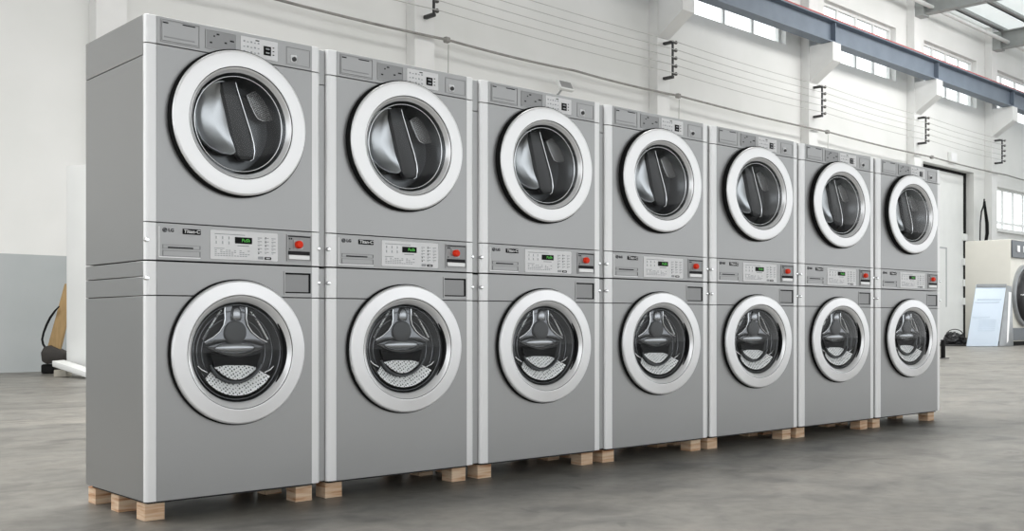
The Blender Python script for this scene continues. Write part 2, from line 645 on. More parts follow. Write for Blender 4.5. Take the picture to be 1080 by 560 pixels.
def make_dryer():
    B = 0.992
    root = empty('tumble_dryer')
    H = 1.008
    CZ = 0.604
    shell(root, H, [0.842], M['silver'])
    trims(root, [(0.003, 0.156), (0.160, 0.889), (0.893, H)])
    MB().plate_hole(0.010, W0 - 0.010, 0.004, H - 0.004, 0.021, 0.025, (GX, CZ), 0.252).build('front_bulkhead', M['dark_core'], root)
    f = MB().plate_hole(GX0, GX1, 0.160, 0.889, 0.0, 0.020, (GX, CZ), 0.250)
    f.build('front_panel', M['silver'], root)
    # --- top fascia
    tp = MB().box(GX0, GX1, 0.0, 0.020, 0.893, H, 0.0012, 1).build('top_fascia', M['panel'], root)
    x0, z1 = loc(169.0, 20, 0, B)
    x1, _ = loc(210.0, 24, 0, B)
    lo, hi = 0.904, 0.998
    b = MB()
    outline(b, x0, x1, lo, hi, 0.0, 0.002, 0.002)
    b.build('filter_drawer_rim', M['silver_dark'], tp)
    dr = MB().box(x0 + 0.006, x1 - 0.006, -0.003, 0.0, lo + 0.006, hi - 0.006, 0.0012, 1).build('filter_drawer', M['panel'], tp)
    MB().box(x0 + 0.015, x1 - 0.022, -0.0045, -0.003, lo + 0.020, lo + 0.025).build('drawer_groove', M['silver_dark'], tp)
    MB().box(x0 + 0.010, x0 + 0.032, -0.005, -0.003, hi - 0.016, hi - 0.011).build('drawer_catch', M['print_dark'], tp)
    MB().box(x1 - 0.075, x1 - 0.020, -0.005, -0.003, hi - 0.012, hi - 0.008).build('drawer_catch', M['print_dark'], tp)
    x0, _ = loc(216.2, 30, 0, B)
    x1, _ = loc(248.3, 36, 0, B)
    rc = MB().box(x0, x1, -0.002, 0.0, 0.910, 0.992, 0.0008, 1).build('recess_panel', M['silver_dark'], tp)
    b = MB()
    outline(b, x0, x1, 0.910, 0.992, -0.002, 0.0028, 0.002)
    b.build('recess_rim', M['panel'], tp)
    for fx, fz, w in ((0.14, 0.30, 0.010), (0.26, 0.66, 0.006), (0.36, 0.78, 0.012), (0.80, 0.55, 0.018), (0.62, 0.40, 0.010)):
        MB().box(x0 + (x1 - x0) * fx, x0 + (x1 - x0) * fx + w, -0.0035, -0.002, 0.910 + 0.082 * fz, 0.910 + 0.082 * fz + 0.006).build('recess_mark', M['print_dark'], tp)
    x0, _ = loc(253.2, 40, 0, B)
    x1, _ = loc(292.0, 46, 0, B)
    mp = MB().prism(rounded(x0, x1, 0.908, 0.992, 0.004, -0.0025), (0, 0.0025, 0)).build('dryer_keypad', M['membrane'], tp)
    dx0, _ = loc(277, 48, 0, B)
    dx1, _ = loc(284.8, 50, 0, B)
    MB().box(dx0, dx1, -0.004, -0.0025, 0.926, 0.966, 0.0005, 1).build('dryer_display', M['display'], tp)
    b = MB()
    for zz in (0.951, 0.934):
        b.box(dx0 + 0.010, dx1 - 0.008, -0.005, -0.004, zz, zz + 0.006)
    b.build('display_digits', M['print'], tp)
    b = MB()
    for i in range(5):
        for j in range(3):
            xx = x0 + 0.012 + i * 0.017
            zz = 0.924 + j * 0.022
            b.box(xx, xx + 0.008, -0.0032, -0.0024, zz, zz + (0.004 if (i + j) % 2 else 0.007))
    b.build('keypad_print', M['print'], tp)
    b = MB()
    for j in range(3):
        b.box(dx1 + 0.008, dx1 + 0.016, -0.0032, -0.0024, 0.930 + 0.016 * j, 0.934 + 0.016 * j)
    b.box(x0 + 0.070, x0 + 0.088, -0.0032, -0.0024, 0.980, 0.985)
    b.build('keypad_print', M['print_dark'], tp)
    x0, _ = loc(301.2, 52, 0, B)
    x1, _ = loc(325.8, 56, 0, B)
    b = MB()
    outline(b, x0, x1, 0.906, 0.984, 0.0, 0.0022, 0.002)
    b.build('key_recess_rim', M['silver_dark'], tp)
    kx, _ = loc(308.8, 55, 0, B)
    b = MB()
    b.box(kx - 0.016, kx + 0.016, -0.003, 0, 0.917, 0.952, 0.004, 2)
    b.build('key_plate', M['membrane'], tp)
    b = MB()
    b.lathe([(0, -0.010), (0.010, -0.010), (0.010, -0.003)], (kx, 0, 0.931), 20)
    b.build('key_switch', M['iron'], tp)
    # --- middle control panel
    cp = MB().box(GX0, GX1, 0.0, 0.020, 0.003, 0.156, 0.0012, 1).build('control_panel', M['panel'], root)
    x0, _ = loc(167.3, 240, 0, B)
    x1, _ = loc(211.0, 260, 0, B)
    b = MB()
    b.box(x0, x0 + 0.003, -0.002, 0, 0.018, 0.142)
    b.box(x0, x1, -0.002, 0, 0.014, 0.018)
    b.build('drawer_edge', M['trim'], cp)
    xa, za = loc(171.5, 258.5, 0, B)
    b = MB()
    outline(b, xa, x1, 0.020, 0.044, 0, 0.0022, 0.003)
    outline(b, xa, x1, 0.051, 0.068, 0, 0.0022, 0.003)
    b.build('drawer_rim', M['silver_dark'], cp)
    MB().box(xa + 0.022, x1 - 0.032, -0.0035, 0, 0.053, 0.059, 0.001, 1).build('drawer_slot', M['print_dark'], cp)
    # logo
    lx, lz = loc(173.7, 242.4, 0, B)
    b = MB()
    b.lathe([(0, -0.002), (0.0098, -0.002), (0.0098, 0)], (lx, 0, lz), 32)
    b.build('logo_disc', M['print_dark'], cp)
    b = MB()
    b.lathe([(0.0064, -0.0026), (0.0076, -0.0026)], (lx, 0, lz), 24, PI * 0.25, PI * 2.0)
    b.box(lx + 0.0010, lx + 0.0076, -0.0026, -0.0020, lz - 0.0007, lz + 0.0005)
    b.box(lx - 0.0008, lx + 0.0004, -0.0026, -0.0020, lz - 0.0038, lz + 0.0040)
    b.box(lx - 0.0008, lx + 0.0026, -0.0026, -0.0020, lz - 0.0044, lz - 0.0034)
    b.lathe([(0, -0.0026), (0.0013, -0.0026), (0.0013, -0.002)], (lx - 0.0036, 0, lz + 0.0034), 12)
    b.build('logo_mark', M['print'], cp)
    tx, tz = loc(177.3, 242.7, 0, B)
    MB().text('LG', 0.0190, tx, -0.0012, tz, 0.0008, sx=1.05, off=0.0006).build('logo_lettering', M['print_dark'], cp, 0)
    bx0, bz0 = loc(192.4, 244, 0, B)
    bx1, _ = loc(211.2, 244, 0, B)
    bzc = bz0
    bd = MB().prism(rounded(bx0, bx1, bzc - 0.0115, bzc + 0.0115, 0.002, -0.002), (0, 0.002, 0)).build('badge', M['black'], cp)
    MB().text('Titan-C', 0.0200, (bx0 + bx1) / 2, -0.0030, bzc + 0.0005, 0.0006, 'CENTER', sx=1.16, shear=0.12, off=0.0005).build('badge_lettering', M['print_white'], cp, 0)
    b = MB()
    for i in range(6):
        b.box((bx0 + bx1) / 2 - 0.014 + i * 0.0048, (bx0 + bx1) / 2 - 0.011 + i * 0.0048, -0.0008, 0, bzc - 0.0190, bzc - 0.0165)
    b.build('badge_small_print', M['print'], cp)
    # white membrane keypad
    x0, _ = loc(221.3, 250, 0, B)
    x1, _ = loc(291.9, 250, 0, B)
    z0, z1 = 0.016, 0.140
    kp = MB().prism(rounded(x0, x1, z0, z1, 0.006, -0.003), (0, 0.003, 0)).build('washer_keypad', M['membrane'], cp)
    wk, hk = x1 - x0, z1 - z0

    def P(u, v):
        return x0 + wk * u, z1 - hk * v
    a, c = P(0.352, 0.205), P(0.605, 0.43)
    MB().prism(rounded(a[0], c[0], c[1], a[1], 0.002, -0.0045), (0, 0.0015, 0)).build('display', M['display'], cp)
    MB().text('PuSh', 0.0195, (a[0] + c[0]) / 2 + 0.010, -0.0052, (a[1] + c[1]) / 2, 0.0005, 'CENTER', sx=1.05, shear=0.15).build('display_segments', M['green'], cp, 0)
    b = MB()
    for i in range(3):
        for j in range(2):
            u, v = 0.075 + i * 0.092, 0.20 + j * 0.17
            a, c = P(u, v), P(u + 0.014, v + 0.10)
            MB().box(a[0], c[0], -0.0038, -0.003, c[1], a[1]).build('keypad_mark', M['print'], cp)
            a, c = P(u + 0.02, v + 0.02), P(u + 0.052, v + 0.10)
            b.box(a[0], c[0], -0.0034, -0.003, c[1], a[1])
    b.build('keypad_key', M['trim'], cp)
    b = MB()
    a, c = P(0.06, 0.115), P(0.50, 0.14)
    b.box(a[0], c[0], -0.0034, -0.003, c[1], a[1])
    a, c = P(0.39, 0.49), P(0.56, 0.52)
    b.box(a[0], c[0], -0.0034, -0.003, c[1], a[1])
    a, c = P(0.055, 0.61), P(0.20, 0.635)
    b.box(a[0], c[0], -0.0034, -0.003, c[1], a[1])
    for r in range(4):
        v = 0.67 + r * 0.062
        for i in range(13):
            u = 0.06 + i * 0.040
            if random.random() < 0.18:
                continue
            a, c = P(u, v), P(u + 0.030, v + 0.026)
            b.box(a[0], c[0], -0.0034, -0.003, c[1], a[1])
    for i in range(3):
        for j in range(5):
            u, v = 0.69 + i * 0.105, 0.18 + j * 0.125
            a, c = P(u, v), P(u + 0.065, v + 0.025)
            b.box(a[0], c[0], -0.0034, -0.003, c[1], a[1])
            a, c = P(u + 0.005, v + 0.05), P(u + 0.03, v + 0.07)
            b.box(a[0], c[0], -0.0034, -0.003, c[1], a[1])
    b.build('keypad_lettering', M['print'], cp)
    b = MB()
    for i, j in ((1, 0), (1, 1), (1, 2), (0, 3), (0, 4)):
        u, v = 0.70 + i * 0.105, 0.155 + j * 0.14
        a, c = P(u, v), P(u + 0.012, v + 0.05)
        b.box(a[0], c[0], -0.0036, -0.003, c[1], a[1])
    b.build('keypad_numeral', M['print_dark'], cp)
    a, c = P(0.795, 0.86), P(0.895, 0.955)
    MB().prism(rounded(a[0], c[0], c[1], a[1], 0.003, -0.0045), (0, 0.0015, 0)).build('start_key', M['black'], cp)
    MB().box(a[0] + 0.007, c[0] - 0.007, -0.0052, -0.0045, (a[1] + c[1]) / 2 - 0.002, (a[1] + c[1]) / 2 + 0.002).build('start_key_print', M['membrane'], cp)
    a, c = P(0.695, 0.85), P(0.775, 0.95)
    MB().prism(rounded(a[0], c[0], c[1], a[1], 0.003, -0.004), (0, 0.001, 0)).build('pause_key', M['print'], cp)
    # coin acceptor
    x0, zt = loc(301.5, 249, 0, B)
    x1, _ = loc(327.0, 251, 0, B)
    z0, z1 = 0.020, 0.140
    MB().box(x0, x1, -0.002, 0, z0, z1, 0.001, 1).build('coin_plate', M['silver_dark'], cp)
    b = MB()
    outline(b, x0, x1, z0, z1, -0.002, 0.003, 0.003)
    b.build('coin_plate_rim', M['panel'], cp)
    MB().box(x0 + 0.004, x1 - 0.006, -0.004, -0.002, z1 - 0.010, z1 - 0.005).build('coin_painted_shadow', M['print_dark'], cp)  # dark strip painted as shade along the top of the plate
    rx, rz = loc(315.2, 257.9, -0.015, B)
    b = MB()
    b.lathe([(0, -0.024), (0.013, -0.023), (0.0178, -0.017), (0.0178, -0.002)], (rx, 0, rz), 32)
    b.build('coin_button', M['red'], cp)
    MB().box(rx - 0.024, rx + 0.024, -0.0045, -0.002, rz - 0.022, rz + 0.022, 0.001, 1).build('button_plate', M['silver'], cp)
    MB().box(x0 + 0.006, x1 - 0.008, -0.005, -0.002, z0 + 0.030, z0 + 0.046, 0.001, 1).build('coin_lip', M['print_dark'], cp)
    MB().box(x0 + 0.008, x1 - 0.010, -0.007, -0.002, z0 + 0.008, z0 + 0.029, 0.002, 1).build('coin_tray', M['trim'], cp)
    for sx_ in (0.010, 0.020):
        MB().box(x0 + sx_, x0 + sx_ + 0.006, -0.0036, -0.002, z1 - 0.022, z1 - 0.015).build('coin_mark', M['print_dark'], cp)
    MB().box(x0 + 0.012, x0 + 0.017, -0.0036, -0.002, z0 + 0.053, z0 + 0.058).build('coin_mark', M['print_dark'], cp)
    screws(root, [0.083])
    # --- door
    c = (GX, 0.0, CZ)
    d = MB().lathe([(0.304, -0.026), (0.310, -0.027), (0.3115, -0.0295), (0.3115, -0.034), (0.3095, -0.0375), (0.303, -0.0402), (0.246, -0.0440), (0.243, -0.0435), (0.2415, -0.0405)], c, 128).build('door', M['ring_white'], root, 14)
    MB().lathe([(0.300, -0.001), (0.3185, -0.001), (0.3185, -0.023), (0.314, -0.0285), (0.302, -0.0275)], c, 128).build('door_gasket', M['rubber'], d)
    MB().lathe([(0.2415, -0.041), (0.2400, -0.037), (0.2405, -0.035)], c, 128).build('door_groove', M['black'], d)
    MB().lathe([(0.2405, -0.037), (0.238, -0.040), (0.235, -0.039), (0.228, -0.033), (0.2255, -0.028), (0.222, -0.026), (0.219, -0.022)], c, 128).build('door_bezel', M['bezel'], d, 60)
    prof = [(0.224 * math.sin(t), -0.023 - 0.030 * (math.cos(t) ** 1.0)) for t in [PI / 2 * i / 14 for i in range(14, -1, -1)]]
    MB().lathe(prof, c, 96).build('door_glass', M['door_glass'], d, 80)
    b = MB()
    b.torus(c, 0.205, 0.0026, -0.010)
    b.build('glass_seal_ring', M['chrome'], d, 80)
    # --- drum
    dm = MB().lathe([(0.2495, 0.001), (0.236, 0.010), (0.216, 0.030), (0.204, 0.080), (0.196, 0.108), (0.0, 0.112)], c, 96).build('drum', M['drum_dark'], root, 50)

    def L(px, py, dep):
        x, z = loc(px, py, dep, B)
        return (x, dep, z)
    dep = 0.062
    # bright curved plate on the left
    pts = [(208, 104), (214, 93), (224, 87), (236, 85), (239, 100), (242, 116), (246, 132), (249, 148), (249, 160), (243, 163), (232, 161), (221, 155), (212, 146), (207, 134), (205, 118)]
    poly = [L(x, y, dep) for x, y in pts]
    cen = L(228, 126, dep)
    b = MB()
    bb = bmesh.new()
    rings = []
    for k, (s, dy) in enumerate(((1.0, 0.020), (0.995, 0.000), (0.97, 0.000), (0.70, 0.022), (0.35, 0.034))):
        rings.append([bb.verts.new((cen[0] + (p[0] - cen[0]) * s, dep + dy, cen[2] + (p[2] - cen[2]) * s)) for p in poly])
    tipv = bb.verts.new((cen[0], dep + 0.038, cen[2]))
    n = len(poly)
    for p, q in zip(rings[:-1], rings[1:]):
        for i in range(n):
            bb.faces.new((p[i], p[(i + 1) % n], q[(i + 1) % n], q[i]))
    for i in range(n):
        bb.faces.new((rings[-1][i], rings[-1][(i + 1) % n], tipv))
    bmesh.ops.recalc_face_normals(bb, faces=bb.faces[:])
    bmesh.ops.subdivide_edges(bb, edges=bb.edges[:], cuts=1, use_grid_fill=True, smooth=0.5)
    b._take(bb)
    b.build('bright_drum_plate', M['drum_light'], dm, 80)
    # dark lifter with a bright edge
    Lf = [(233, 86), (236, 100), (240, 118), (244, 136), (248, 152), (250, 163), (254, 169)]
    Rt = [(267, 169), (266.5, 156), (264, 142), (259, 124), (254, 108), (250, 94), (248, 85)]
    b = MB().prism([L(x, y, 0.050) for x, y in Lf + Rt], (0, 0.034, 0), 0.004, 2)
    b.build('lifter', M['drum_black'], dm, 50)
    b = MB().tube([L(x, y, 0.047) for x, y in [(248, 87), (250, 95), (254, 108), (259, 124), (264, 140), (267, 152), (268, 160), (266.5, 168), (263, 170)]], [0.0022, 0.003, 0.0034, 0.0034, 0.0038, 0.0038, 0.0034, 0.003, 0.002], 8)
    b.build('lifter_edge', M['chrome'], dm, 80)
    # perforated vent panel
    vp = [(260, 100), (266, 96), (275, 96), (284, 103), (289, 113), (290, 124), (286, 127), (276, 127), (270, 123), (265, 112)]
    MB().prism([L(x, y, 0.066) for x, y in vp], (0, 0.014, 0), 0.003, 2).build('vent_panel', M['perf_dark'], dm, 50)
    b = MB().tube([L(x, y, 0.060) for x, y in [(259.5, 100), (263, 109), (267.5, 119), (271, 125), (276, 127.5), (284, 127.5)]], [0.0012, 0.0018, 0.0024, 0.0030, 0.0028, 0.0014], 8)
    b.build('vent_panel_edge', M['chrome'], dm, 80)
    return root


def make_washer():
    root = empty('washing_machine')
    H = 0.989
    CZ = 0.608
    shell(root, H, [0.846, 0.926], M['silver_dark'])
    trims(root, [(0.0, 0.846), (0.850, H)])
    MB().plate_hole(0.010, W0 - 0.010, 0.004, H - 0.004, 0.021, 0.025, (GX, CZ), 0.236).build('front_bulkhead', M['dark_core'], root)
    MB().plate_hole(GX0, GX1, 0.0, 0.846, 0.0, 0.020, (GX, CZ), 0.234).build('front_panel', M['silver'], root)
    up = MB().box(GX0, GX1, 0.0, 0.020, 0.850, H, 0.0012, 1).build('upper_panel', M['silver'], root)
    # coin return pocket
    x0, zt = loc(299.8, 287)
    x1, zb = loc(326.4, 308)
    z0, z1 = 0.868, 0.960
    b = MB()
    outline(b, x0 - 0.006, x1 + 0.006, z0 - 0.006, z1 + 0.006, 0.0, 0.006, 0.003)
    b.build('pocket_frame', M['panel'], up)
    MB().box(x0, x1, -0.001, 0.0, z0, z1).build('pocket_back', M['silver_dark'], up)
    b = MB()
    b.box(x0, x1 - 0.004, -0.003, -0.001, z1 - 0.008, z1)
    b.box(x1 - 0.010, x1, -0.003, -0.001, z0, z1)
    b.box(x0, x1 - 0.01, -0.003, -0.001, z0, z0 + 0.006)
    b.build('pocket_seal', M['black'], up)
    screws(root, [0.918])
    c = (GX, 0.0, CZ)
    d = MB().lathe([(0.304, -0.013), (0.309, -0.014), (0.3105, -0.0165), (0.3105, -0.026), (0.3085, -0.0305), (0.303, -0.0330), (0.250, -0.0365), (0.2475, -0.0360), (0.246, -0.0335)], c, 128).build('door', M['ring_steel'], root, 14)
    MB().lathe([(0.300, -0.001), (0.3155, -0.001), (0.3155, -0.012), (0.3125, -0.0155), (0.302, -0.0145)], c, 128).build('door_gasket', M['rubber'], d)
    MB().lathe([(0.246, -0.034), (0.245, -0.031), (0.2455, -0.028)], c, 128).build('door_groove', M['black'], d)
    MB().lathe([(0.2455, -0.030), (0.243, -0.0335), (0.240, -0.0325), (0.225, -0.0215), (0.2215, -0.017), (0.217, -0.008)], c, 128).build('door_bezel', M['bezel'], d, 60)
    prof = [(0.219 * math.sin(t), -0.006 - 0.022 * math.cos(t)) for t in [PI / 2 * i / 14 for i in range(14, -1, -1)]]
    MB().lathe(prof, c, 96).build('door_glass', M['door_glass'], d, 80)
    # handle recess on the right of the glass
    b = MB()
    hp = []
    for i in range(13):
        a = math.radians(-38 + i * 6)
        hp.append((GX + 0.219 * math.cos(a), -0.016, CZ + 0.219 * math.sin(a)))
    b.tube(hp, [0.003 + 0.006 * math.sin(PI * i / 12) for i in range(13)], 8)
    b.build('door_latch_slot', M['black'], d, 80)

    def L(px, py, dep):
        x, z = loc(px, py, dep)
        return (x, dep, z)
    dm = MB().lathe([(0.2335, 0.001), (0.218, 0.006), (0.205, 0.020), (0.190, 0.052), (0.183, 0.060), (0.0, 0.062)], c, 96).build('drum', M['drum_black'], root, 50)
    for R, y, t in ((0.205, 0.004, 0.0028), (0.178, 0.028, 0.0026), (0.150, 0.040, 0.0024)):
        b = MB()
        b.torus(c, R, t, y)
        b.build('drum_ring', M['spider'], dm, 80)
    # spider
    dep = 0.030
    left = [(237, 318), (236.5, 328), (237, 336), (235.5, 343), (231, 350), (224, 356), (215, 361)]
    low = [(217, 364), (228, 360.5), (240, 359.5), (248, 360), (257, 359.5), (268, 360.5), (279, 364)]
    right = [(281, 361), (272, 356), (265, 350), (260.5, 343), (259, 336), (259.5, 328), (259, 318)]
    b = MB().prism([L(x, y, dep) for x, y in left + low + right], (0, 0.026, 0), 0.004, 3)
    b.build('spider', M['spider'], dm, 60)
    for pts in (left, right):
        q = [L(x, y, dep - 0.003) for x, y in pts]
        MB().tube(q, 0.0032, 8).build('spider_edge', M['chrome'], dm, 80)
    hx, _, hz = L(247.9, 350.5, 0.022)
    b = MB()
    b.lathe([(0, 0.016), (0.030, 0.0165), (0.046, 0.0175), (0.0505, 0.020), (0.0515, 0.034)], (hx, 0, hz), 48)
    b.build('hub', M['hub'], dm, 50)
    # highlight tube on the arm, then the curved lower web
    ar = [L(248, y, 0.030) for y in (323, 327, 331, 335, 338)]
    MB().tube(ar, [0.014, 0.022, 0.025, 0.025, 0.022], 20).build('arm_highlight', M['steel_highlight'], dm, 80)  # paler tube added as the bright highlight down the arm
    b = MB()
    lens = []
    for i in range(25):
        t = i / 24
        lens.append((217 + 62 * t, 366 - 6.0 * math.sin(PI * t)))
    for i in range(25):
        t = 1 - i / 24
        lens.append((217 + 62 * t, 366.3 + 9.5 * math.sin(PI * t)))
    b.prism([L(x, y, 0.036) for x, y in lens], (0, 0.020, 0), 0.0025, 2)
    b.build('lower_web', M['spider'], dm, 60)
    lw = L(248, 367, 0.030)
    MB().blob((lw[0], 0.034, lw[2]), 0.095, 0.020, 0.026, 2, 0.0, 2, 4).build('web_highlight', M['steel_highlight'], dm, 80)  # paler bulge shaped to give the web its highlight
    # black plate painted as the shade in the hollow under the web
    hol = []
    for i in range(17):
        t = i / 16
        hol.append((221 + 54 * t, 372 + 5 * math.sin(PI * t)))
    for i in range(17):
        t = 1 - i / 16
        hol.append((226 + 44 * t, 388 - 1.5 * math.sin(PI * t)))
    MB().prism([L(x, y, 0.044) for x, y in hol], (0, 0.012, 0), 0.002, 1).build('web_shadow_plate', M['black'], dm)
    # bright perforated floor of the drum: inner sheet and outer band
    seg = []
    for i in range(25):
        t = i / 24
        seg.append((226 + 45 * t, 387.5 - 3.0 * math.sin(PI * t)))
    for i in range(25):
        t = 1 - i / 24
        seg.append((226 + 45 * t, 388 + 12.5 * math.sin(PI * t)))
    top = [L(x, y, 0.046 - 0.024 * max(0, (y - 384) / 16)) for x, y in seg]
    b = MB()
    bb = bmesh.new()
    vs = [bb.verts.new(p) for p in top]
    for i in range(24):
        if i == 0:
            continue
        try:
            bb.faces.new((vs[i - 1], vs[i], vs[49 - i], vs[50 - i]))
        except Exception:
            pass
    bmesh.ops.recalc_face_normals(bb, faces=bb.faces[:])
    b._take(bb)
    b.build('inner_perforated_sheet', M['perf'], dm, 80)
    b = MB()
    b.lathe([(0.1395, 0.030), (0.150, 0.022), (0.168, 0.010), (0.186, 0.000), (0.1885, 0.000)], c, 40, math.radians(216), math.radians(324))
    b.build('outer_perforated_band', M['perf'], dm, 80)
    b = MB()
    q = [(GX + 0.132 * math.cos(math.radians(a)), 0.018, CZ + 0.132 * math.sin(math.radians(a))) for a in range(205, 336, 5)]
    b.tube(q, 0.0065, 10)
    b.build('drum_lip', M['drum_dark'], dm, 80)
    for s in (-1, 1):
        q = [L(247.9 + s * x, y, 0.02) for x, y in ((30, 393), (36, 390), (40, 386))]
        MB().tube(q, [0.004, 0.005, 0.003], 8).build('drum_clip', M['chrome'], dm, 80)
    # perforation strips up the sides
    for s in (-1, 1):
        q = [L(247.9 + s * x, y, 0.045) for x, y in ((15, 327), (22, 337), (29, 349), (34, 358))]
        MB().tube(q, 0.0042, 8).build('side_perforation', M['perf'], dm, 80)
    hl = L(248, 315, 0.0)
    MB().blob((hl[0], 0.012, hl[2]), 0.03, 0.012, 0.010, 3, 0.1, 2, 3).build('drum_highlight_boss', M['chrome'], dm, 80)  # chrome blob added as a highlight at the top of the drum
    return root


def make_pallet():
    root = empty('pallet')
    MB().box(0.022, W0 - 0.022, 0.030, D0 - 0.02, 0.073, 0.085, 0.001, 1).build('shadow_deck', M['dark_core'], root)  # coloured dark to stand for the shadow gap below the machine
    for x0 in (0.018, W0 - 0.103):
        for y0 in (0.047, 0.324, 0.612 - 0.02):
            MB().box(x0, x0 + 0.085, y0, y0 + 0.085, 0.0, 0.0729, 0.0015, 1).build('block', M['wood'], root)
    return root


LPX = [165, 355, 514.9, 645.9, 755.9, 848.9, 929.0]
RPX = [328.8, 492.2, 627.2, 741.5, 837.0, 918.1, 988.6]
ordn = ['leftmost and nearest', 'second from the left', 'third from the left', 'fourth and middle one', 'fifth from the left', 'sixth from the left', 'rightmost and farthest']
dry, wsh, pal = make_dryer(), make_washer(), make_pallet()
PRE = [(dry, 0.992, 'dryer'), (wsh, 0.0, 'washer'), (pal, -BASEZ, 'pallet')]
for i in range(7):
    xl, xr = row_x(LPX[i]), row_x(RPX[i])
    s = (xr - xl) / (GX1 - GX0)
    gap = None if i == 0 else (xl - GX0 * s) - prev_right
    prev_right = xl - GX0 * s + W0 * s
    for src, z, kind in PRE:
        o = src if i == 0 else copy_tree(src)
        o.location = (xl - GX0 * s, ROWY, BASEZ + z)
        o.scale = (s, 1, 1)
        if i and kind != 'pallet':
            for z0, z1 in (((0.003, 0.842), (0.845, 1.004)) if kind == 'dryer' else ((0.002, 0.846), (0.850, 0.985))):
                MB().box(-gap / s + 0.002, -0.0008, 0.022, 0.034, z0, z1, 0.001, 1).build('added_gap_strip', M['panel'], o, 30)  # added filler strip, makes the dark gap read as lit grey
        if kind == 'dryer':
            tag(o, f'silver tumble dryer in the upper row, {ordn[i]}, standing on a washer', 'dryer', 'tumble dryers stacked in the row')
        elif kind == 'washer':
            tag(o, f'silver front loading washing machine in the lower row, {ordn[i]}', 'washing machine', 'washing machines in the row')
        else:
            tag(o, f'low wooden block pallet under a washer, {ordn[i]} of the row', 'pallet', 'pallets under the washers')

# ------------------------------------------------------------------ the hall
def struct(o, label=None):
    o['kind'] = 'structure'
    if label:
        o['label'] = label
    return o


struct(MB().box(-40, 75, -25, 55, -0.2, 0.0).build('floor', M['floor'], None, 0), 'worn grey concrete floor')


def wbox(mb, u0, u1, d0, d1, z0, z1, bev=0.0):
    p = [W(u0, d0, z0), W(u1, d0, z0), W(u1, d1, z0), W(u0, d1, z0)]
    mb.prism(p, (0, 0, z1 - z0), bev, 1)
    return mb


# columns: from the ends of their brackets
COLU = [wall_uz(px, 100, 0.3)[0] for px in (448, 700, 858, 968, 1049)]
STEP = (COLU[4] - COLU[0]) / 4
COLU = COLU + [COLU[-1] + STEP, COLU[-1] + 2 * STEP]
COLU = [COLU[0] - STEP * 2, wall_uz(118, 100, 0.3)[0]] + COLU
CW = 0.27
UMIN, UMAX = -36.0, COLU[-1] + 6

# windows
wins = []
for i in range(1, len(COLU) - 1):
    a, bq = COLU[i] + CW + 0.25, COLU[i + 1] - CW - 0.75
    wins.append([a, bq, 9.5, 11.42])
# the three that show: measured edges
for i, (pl, pr) in {3: (None, 828.8), 4: (869, 945), 5: (974.5, 1030)}.items():
    if pl:
        wins[i - 1][0] = wall_uz(pl, 60)[0]
    wins[i - 1][1] = wall_uz(pr, 60)[0]
lw0 = wall_uz(1050.5, 200)[0]
lower = [lw0, lw0 + 5.6, 4.75, 6.5]
DU0, DU1, DZ = wall_uz(973.5, 200)[0], wall_uz(1027, 200)[0], 6.85
TH = 0.38
holes = [tuple(w) for w in wins] + [tuple(lower)] + [(DU0, DU1, 0.0, DZ)]
us = sorted(set([UMIN, UMAX] + [h[0] for h in holes] + [h[1] for h in holes]))
zs = sorted(set([0.0, 13.3] + [h[2] for h in holes] + [h[3] for h in holes]))
mb = MB()
bb = bmesh.new()
solid = {}
for i in range(len(us) - 1):
    for j in range(len(zs) - 1):
        uc, zc = (us[i] + us[i + 1]) / 2, (zs[j] + zs[j + 1]) / 2
        solid[i, j] = not any(h[0] < uc < h[1] and h[2] < zc < h[3] for h in holes)


def quad(a, b_, c_, d_):
    bb.faces.new([bb.verts.new(p) for p in (a, b_, c_, d_)])


for (i, j), sd in solid.items():
    if not sd:
        continue
    u0, u1, z0, z1 = us[i], us[i + 1], zs[j], zs[j + 1]
    quad(W(u0, 0, z0), W(u1, 0, z0), W(u1, 0, z1), W(u0, 0, z1))
    quad(W(u1, -TH, z0), W(u0, -TH, z0), W(u0, -TH, z1), W(u1, -TH, z1))
    if not solid.get((i - 1, j), False):
        quad(W(u0, -TH, z0), W(u0, 0, z0), W(u0, 0, z1), W(u0, -TH, z1))
    if not solid.get((i + 1, j), False):
        quad(W(u1, 0, z0), W(u1, -TH, z0), W(u1, -TH, z1), W(u1, 0, z1))
    if not solid.get((i, j - 1), False):
        quad(W(u0, -TH, z0), W(u1, -TH, z0), W(u1, 0, z0), W(u0, 0, z0))
    if not solid.get((i, j + 1), False):
        quad(W(u0, 0, z1), W(u1, 0, z1), W(u1, -TH, z1), W(u0, -TH, z1))
bmesh.ops.remove_doubles(bb, verts=bb.verts[:], dist=1e-4)
bmesh.ops.recalc_face_normals(bb, faces=bb.faces[:])
mb._take(bb)
struct(mb.build('wall_back', M['wall'], None, 0), 'tall white plastered hall wall with grey painted lower band')

